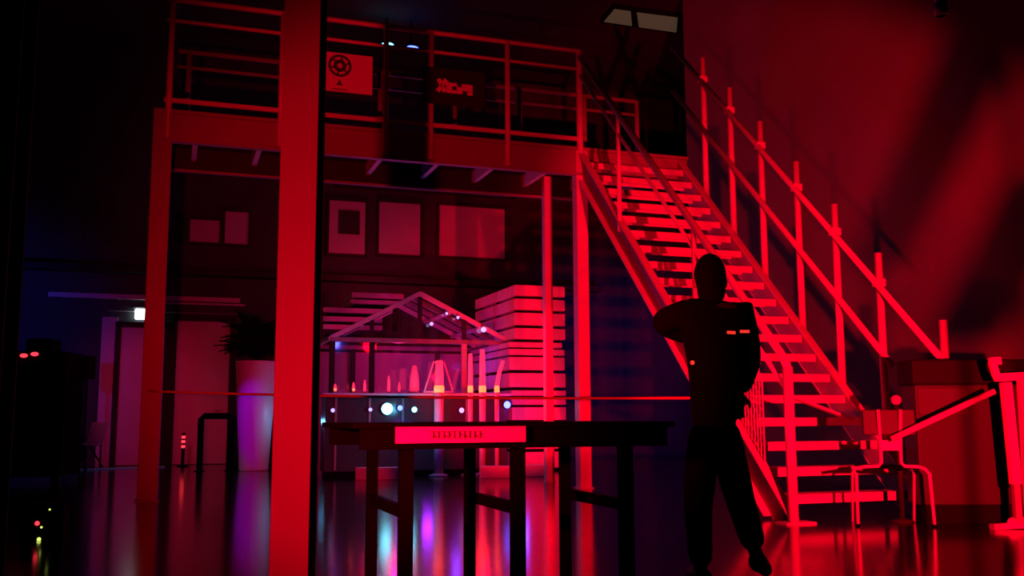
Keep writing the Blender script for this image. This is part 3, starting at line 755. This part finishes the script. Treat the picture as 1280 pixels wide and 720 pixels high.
    # jacket
    hem = P(893, 548)
    V = [(hem, (.17, .135)), (j['waist'], (.165, .12)), (j['chest'], (.2, .14)), (P(889, 398), (.15, .1)), (P(889, 384), (.075, .075)),
         (j['lsh'], .078), (j['lelb'], .066), (j['lwr'] - (j['lwr'] - j['lelb']) * .1, .045),
         (j['rsh'], .078), (j['relb'], .062), (j['rwr'] - (j['rwr'] - j['relb']) * .1, .045)]
    jk = skin(V, [(0, 1), (1, 2), (2, 3), (3, 4), (3, 5), (5, 6), (6, 7), (3, 8), (8, 9), (9, 10)], 'jacket', M['cloth'], 2)
    V = [(P(893, 515), (.145, .105)), (P(893, 556), (.15, .115)), (j['lhip'] + Vector((0, 0, -.06)), .1), (j['lknee'], .075), (j['lank'] + Vector((0, 0, .02)), .062),
         (j['rhip'] + Vector((0, 0, -.06)), .1), (j['rknee'], .078), (j['rank'] + Vector((0, 0, .02)), .065)]
    skin(V, [(0, 1), (1, 2), (2, 3), (3, 4), (1, 5), (5, 6), (6, 7)], 'trousers', M['denim'], 2)
    for a, tip, rise in ((j['lank'], Vector((-.02, .17, -.045)), 0), (j['rank'], Vector((.09, .14, -.105)), .0)):
        skin([(a + Vector((0, -.05, -.03)) + tip * -.15, .04), (a + Vector((0, .0, -.025)), .052), (a + tip * .6 + Vector((0, 0, -.0)), .042), (a + tip + Vector((0, .02, .005)), .034)], [(0, 1), (1, 2), (2, 3)], 'shoe', M['shoe'], 2, 1)
    b = MB(); c = j['head']
    b.ball(c + Vector((0, -.012, .028)), .108, .76, .95, 1.08, n=22)
    b.ball(c + Vector((0, -.035, -.05)), .085, .85, .75, 1.0, n=18)
    b.build('hair', M['hair'], t)
    # print and reflective marks on the jacket back, their shine put in as emission
    def back(px, py): 
        q = P(px, py); return q
    b = MB(); c = back(904, 387); 
    b.ball((c.x, -.085, c.z), .05, 1.15, .25, .55, n=16); b.build('collar_patch', M['print'], t)
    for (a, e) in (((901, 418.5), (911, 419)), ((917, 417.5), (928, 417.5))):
        q0, q1 = P(*a), P(*e); b = MB(); b.bar((q0.x, -.147, q0.z), (q1.x, -.147, q1.z), .012, .014); b.build('strip_glow', M['markglow'], t)
    q = P(860, 455); MB().ball((q.x, -.125, q.z), .011, n=10).build('badge', M['markglow'], t)
person()

# ------------------------------------------------------------------ light
def light(kind, loc, col, e, r=.05, target=None, cone=None, blend=.5):
    ld = bpy.data.lights.new('lamp_' + kind.lower(), kind); ld.color = col; ld.energy = e
    if kind != 'SUN': ld.shadow_soft_size = r
    o = bpy.data.objects.new('light', ld); COL.objects.link(o); o.location = loc
    if target is not None: o.rotation_euler = (Vector(target) - Vector(loc)).to_track_quat('-Z', 'Y').to_euler()
    if cone: ld.spot_size = math.radians(cone); ld.spot_blend = blend
    return o
RED = (1, .0, .012)
light('SPOT', (-1.013, 2.0, .95), RED, 1600, .04, (.15, 12, 2.25), 65, .6)         # red flood left of the viewer
L2 = Vector((2.7, 3.2, .9))
light('SPOT', L2, RED, 4000, .035, L2 + Vector((math.sin(.12), math.cos(.12), math.tan(.13))), 50, .35)                        # red flood right of the viewer
def W_(u, v, z, u2, z2, col, e, cone): light('SPOT', S(u, v, z), col, e, .15, S(u2, VB, z2), cone, .8)   # washes the far wall
def P_(u, v, z, col, e, r=.08): light('POINT', S(u, v, z), col, e, r)
P_(-1.2, 5.0, 1.9, (1, .01, .22), 26)              # inside the glasshouse
P_(-.2, 4.9, 1.7, (.2, .04, 1), 7)
P_(-.35, 2.95, 1.55, RED, 16, .06)
P_(-1.5, 2.7, 2.1, RED, 10, .1)
P_(.35, 3.05, .95, (.05, .05, 1), 4, .05)
light('SPOT', (-.35, 9.5, .5), RED, 1500, .06, (.1, 16, 1.8), 36, .5)
P_(-1.3, 2.5, .7, (.35, .02, 1), 4, .08)
P_(-1.5, 2.8, .98, (.1, .6, 1), 5, .05)
P_(-1.0, 7.2, 3.4, (1, .02, .1), 36, .2)
g = ground(356, 590); light('POINT', (g.x - .02, g.y + .3, .8), (.1, .5, 1), 2.6, .04)
light('SPOT', (g.x - 1.5, g.y - 1.6, 1.7), (.36, .004, 1), 70, .1, (g.x - .45, g.y, .9), 38, .4)
W_(-5.0, 5.4, 1.6, -5.2, 1.0, (1, .02, .12), 70, 70)
W_(-8.0, 5.0, 2.6, -8.3, 2.0, (.05, .05, 1), 130, 100)
W_(4.4, 4.6, 2.2, 4.6, 1.6, (.1, .04, 1), 150, 95)
light('SPOT', (-7.4, 13.2, 2.4), (.06, .3, 1), 130, .1, (-6.4, 15.2, .2), 50, .6)
P_(-2.0, 1.9, 2.2, (.06, .08, 1), 14, .1)

wd = bpy.data.worlds.new('world'); scn.world = wd; wd.use_nodes = True
wd.node_tree.nodes['Background'].inputs[0].default_value = (.35, .1, 1, 1); wd.node_tree.nodes['Background'].inputs[1].default_value = .002
scn.view_settings.view_transform = 'Standard'; scn.view_settings.look = 'None'; scn.view_settings.exposure = 0; scn.view_settings.gamma = 1
scn.view_settings.use_curve_mapping = False
try:
    scn.cycles.use_denoising = True
    scn.cycles.sample_clamp_indirect = 4
    scn.cycles.caustics_reflective = False; scn.cycles.caustics_refractive = False
except Exception: pass
